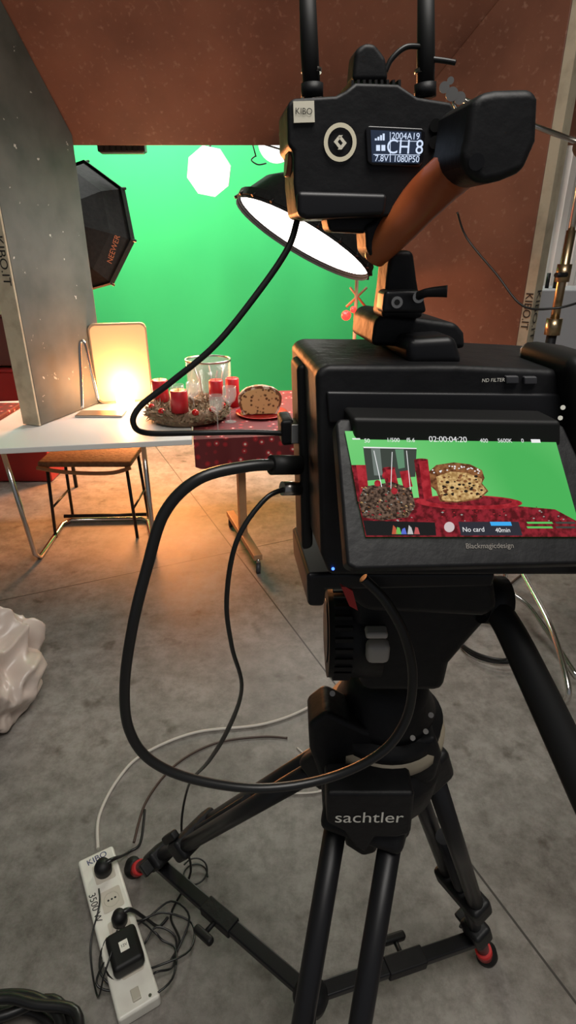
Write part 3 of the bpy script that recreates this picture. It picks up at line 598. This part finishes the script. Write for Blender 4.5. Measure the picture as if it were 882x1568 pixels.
pr.append(sweep('antenna_lead',[rp(590,110,.42),rp(600,90,.42),rp(622,72,.42),(rp(650,72,.42))],.0016,CABLE,n=8)); pr.append(sweep('antenna_lead_b',[rp(655,90,.42),rp(680,93,.42),rp(697,96,.42)],.0016,CABLE,n=8))
pr.append(cyl('side_port',rp(438,246,.42),rp(452,248,.42),.009,mat('copper_port',(.3,.1,.05),.4,metal=.6)))
pr.append(rprism('mount_arm',[(500,330),(598,328),(575,358),(505,355)],.415,.025,BLK,.003))
group('wireless_video_transmitter',pr,rp(565,230,.42))
# ---------- cables
sweep('power_cable',[rp(430,712,.432),rp(380,714,.425),rp(305,733,.415),rp(252,785,.41),rp(225,870,.405),rp(203,960,.4),rp(191,1050,.4),rp(198,1118,.4),rp(232,1165,.4),rp(300,1194,.4),rp(400,1207,.4),rp(500,1192,.4),rp(580,1155,.4),rp(620,1105,.405),rp(632,1040,.41),rp(620,975,.415),rp(590,920,.42),rp(556,885,.425)],.0046,CABLE,n=14)
sweep('video_cable',[rp(455,338,.425),rp(440,382,.42),rp(395,448,.415),rp(330,528,.41),rp(262,585,.41),rp(215,622,.41),rp(204,648,.41),rp(225,663,.42),(rp(300,663,.44)),rp(380,662,.45),rp(440,664,.455)],.0022,CABLE)
def fz(u,v,z=.004): return at_z(u,v,z)
sweep('mains_lead',[rp(440,748,.44),rp(405,765,.43),rp(362,830,.42),rp(347,920,.43),rp(355,990,.45),rp(370,1055,.5),rp(350,1115,.58),rp(320,1165,.68),at_z(288,1205,.5),at_z(278,1270,.3),at_z(292,1335,.12),fz(262,1400),fz(275,1440),fz(262,1470)],[.0022]*6+[.0032]*8,CABLE,minz=0)
sweep('extension_cord',[fz(150,1300),fz(152,1250),fz(180,1195),fz(220,1155),fz(300,1122),fz(400,1110),fz(470,1085),fz(540,1040),fz(640,1000)],.0055,GCABLE,minz=0)
sweep('extension_cord.001',[fz(205,1290),fz(225,1225),fz(270,1170),fz(330,1138),fz(400,1128),fz(440,1130)],.004,BCABLE,minz=0)
sweep('extension_cord.002',[fz(380,1210),fz(460,1215),fz(500,1205),fz(480,1170),fz(455,1145)],.0035,GCABLE,minz=0)
sweep('extension_cord.003',[fz(640,1235),fz(670,1290),fz(720,1360),fz(705,1420)],.004,CABLE,minz=0)
pts=[]
cc0=at_z(222,1470,.0)
for i in range(38):
    t=i*.62; rr=.07+.03*math.sin(i*1.3); pts.append(cc0+Vector((rr*math.cos(t)*1.1+.02*math.sin(i),rr*math.sin(t)*1.3+.03*math.sin(i*.37),.01+.03*abs(math.sin(i*.9)))))
sweep('tangled_cable',pts,.0028,CABLE,n=8,sub=5,minz=0)
pts=[]
cc0=at_z(300,1345,.0)
for i in range(14):
    t=i*.7; pts.append(cc0+Vector((.035*math.cos(t),.035*math.sin(t),.006+.003*i)))
sweep('tangled_cable.001',pts,.0025,CABLE,n=8,sub=5,minz=0)
pts=[]
cc0=at_z(745,985,0)
for i in range(34):
    t=i*.6; rr=.13+.012*(i%5); pts.append(cc0+Vector((rr*math.cos(t),rr*math.sin(t),.008+.0015*i)))
sweep('coiled_cable',pts,.005,CABLE,n=8,sub=5,minz=0)
pts=[]
cc0=at_z(15,1660,0)
for i in range(50):
    t=i*.6; rr=.13+.014*(i%4); pts.append(cc0+Vector((rr*math.cos(t),rr*math.sin(t)*.8,.012+.0022*i)))
sweep('coiled_cable.001',pts,.012,CABLE,n=10,sub=5,minz=0)
sweep('coiled_cable.002',[at_z(770,905,.004),at_z(800,880,.004),at_z(835,865,.004),at_z(900,862,.004)],.006,BCABLE,minz=0)
# ---------- power strip
s0=at_z(146,1306,.04); s1=at_z(214,1545,.04); s0.z=s1.z=0; d=(s1-s0).normalized(); sd=Vector((-d.y,d.x,0))
if sd.x<0: sd=-sd
L_=(s1-s0).length; mc=(s0+s1)/2
pr=[box('housing',mc+UP*.021,(.104,L_,.042),WPL,sd,d,UP,bevel=.008)]
for k in range(4):
    c_=s0+d*(L_*(.16+.2*k))+sd*.008; c_.z=.0425
    pr.append(lathe('socket_ring',[(.019,0),(.019,.0012),(.0215,.0012),(.0215,0)],c_,mat('socket_tan',(.5,.46,.38),.5),n=28))
    pr.append(prism('socket_plate',rr_poly(c_,sd,d,.056,.062,.006),UP*.0008,mat('socket_white',(.55,.5,.42),.4)))
    for q_ in (-1,0,1): pr.append(cyl('socket_hole',c_+sd*(q_*.0095)+UP*.0005,c_+sd*(q_*.0095)+UP*.0014,.0028,INKB,n=12))
pr.append(text('marking',"KIBO",s0+d*.022+UP*.0425,sd*1+d*-.1,-d,.026,INK))
pr.append(text('marking_b',"3500 W",s0+d*(L_*.36)-sd*.038+UP*.0425,d,sd,.026,INKB))
pr.append(box('rocker_switch',s0+d*(L_*.93)+UP*.045,(.02,.028,.008),mat('sw_cream',(.5,.46,.38),.3),sd,d,UP,bevel=.002))
pr.append(cyl('screw',s0+d*(L_*.97)+sd*.03+UP*.042,s0+d*(L_*.97)+sd*.03+UP*.0435,.004,STEEL,n=12))
group('power_strip',pr,mc)
def plug(nm,c_,r_,tail):
    pl=[lathe('plug_body',[(0,.0),(r_,.0),(r_*1.04,.02),(r_*.75,.036),(0,.038)],c_+UP*.045,BLK2,n=24),sweep('plug_tail',tail,[.009,.006]+[.004]*(len(tail)-2),CABLE,minz=0)]
    group(nm,pl,c_+UP*.045)
c_=s0+d*(L_*.16)+sd*.008
plug('mains_plug',c_,.024,[c_+UP*.07,c_+sd*.03+UP*.075,c_+sd*.06-d*.03+UP*.03,c_+sd*.085-d*.05+UP*.006,fz(215,1290),fz(222,1240)])
c_=s0+d*(L_*.52)+sd*.012
plug('mains_plug.001',c_,.02,[c_+UP*.07,c_+sd*.03+UP*.072,c_+sd*.065+d*.02+UP*.03,c_+sd*.09+d*.04+UP*.006,c_+sd*.12+d*.03+UP*.006])
c_=s0+d*(L_*.72)+sd*.003
pl=[box('brick',c_+UP*.068,(.078,.095,.045),BLK2,sd,d,UP,bevel=.012),box('rating_label',c_+UP*.0912,(.022,.026,.0008),CREAM,sd,d,UP)]
pl.append(text('rating_text',"12V",c_+UP*.0918,sd,-d,.010,INKB)); group('power_adapter',pl,c_+UP*.045)
sweep('adapter_cable',[c_+UP*.094-sd*.03,c_-sd*.06+d*.03+UP*.07,c_-sd*.085+d*.03+UP*.006,c_-sd*.075-d*.08+UP*.02,c_-sd*.03-d*.15+UP*.06,c_-sd*.02-d*.2+UP*.055],.0024,CABLE,n=8,minz=0)
# ---------- lights
def area(name,loc,tgt,sx_,sy_,e,c=(1,1,1)):
    l=bpy.data.lights.new(name,'AREA'); l.shape='RECTANGLE'; l.size=sx_; l.size_y=sy_; l.energy=e; l.color=c
    o=bpy.data.objects.new(name,l); COL.objects.link(o); o.location=loc; o.rotation_euler=(Vector(tgt)-Vector(loc)).to_track_quat('-Z','Y').to_euler(); return o
area('backdrop_light',(-1.4,4.6,3.6),(-1.2,6,1.9),1.6,.5,130,(1,.98,.94))
area('backdrop_light.001',(1.3,4.5,3.6),(.3,6,1.2),1.0,.6,42,(1,.98,.94))
area('hall_light',(.5,-.3,4.2),(.1,.6,0),1.8,1.8,112,(1,.96,.9))
area('table_key',tuple(axb_c+axb*.05),(-.35,3.4,.76),.5,.5,20,(1,.97,.92))
def pt(name,loc,e,c,r=.04):
    l=bpy.data.lights.new(name,'POINT'); l.energy=e; l.color=c; l.shadow_soft_size=r; o=bpy.data.objects.new(name,l); COL.objects.link(o); o.location=loc
pt('hotspot_light',wl+PN*.02,10,(1,.42,.14))  # added point light at the puck, whitens the lower panel
area('warm_floor_fill',(-1.2,4.9,1.3),(-.6,3.0,0),.6,.6,115,(1,.32,.10))  # added lamp without a fixture, throws orange light on the floor
pt('red_lamp_light',at_y(541,484,4.05),1.2,(1,.1,.05))
w=bpy.data.worlds.new('studio_ambient'); scene.world=w; w.use_nodes=True; w.node_tree.nodes['Background'].inputs[0].default_value=(.9,.93,1,1); w.node_tree.nodes['Background'].inputs[1].default_value=.16
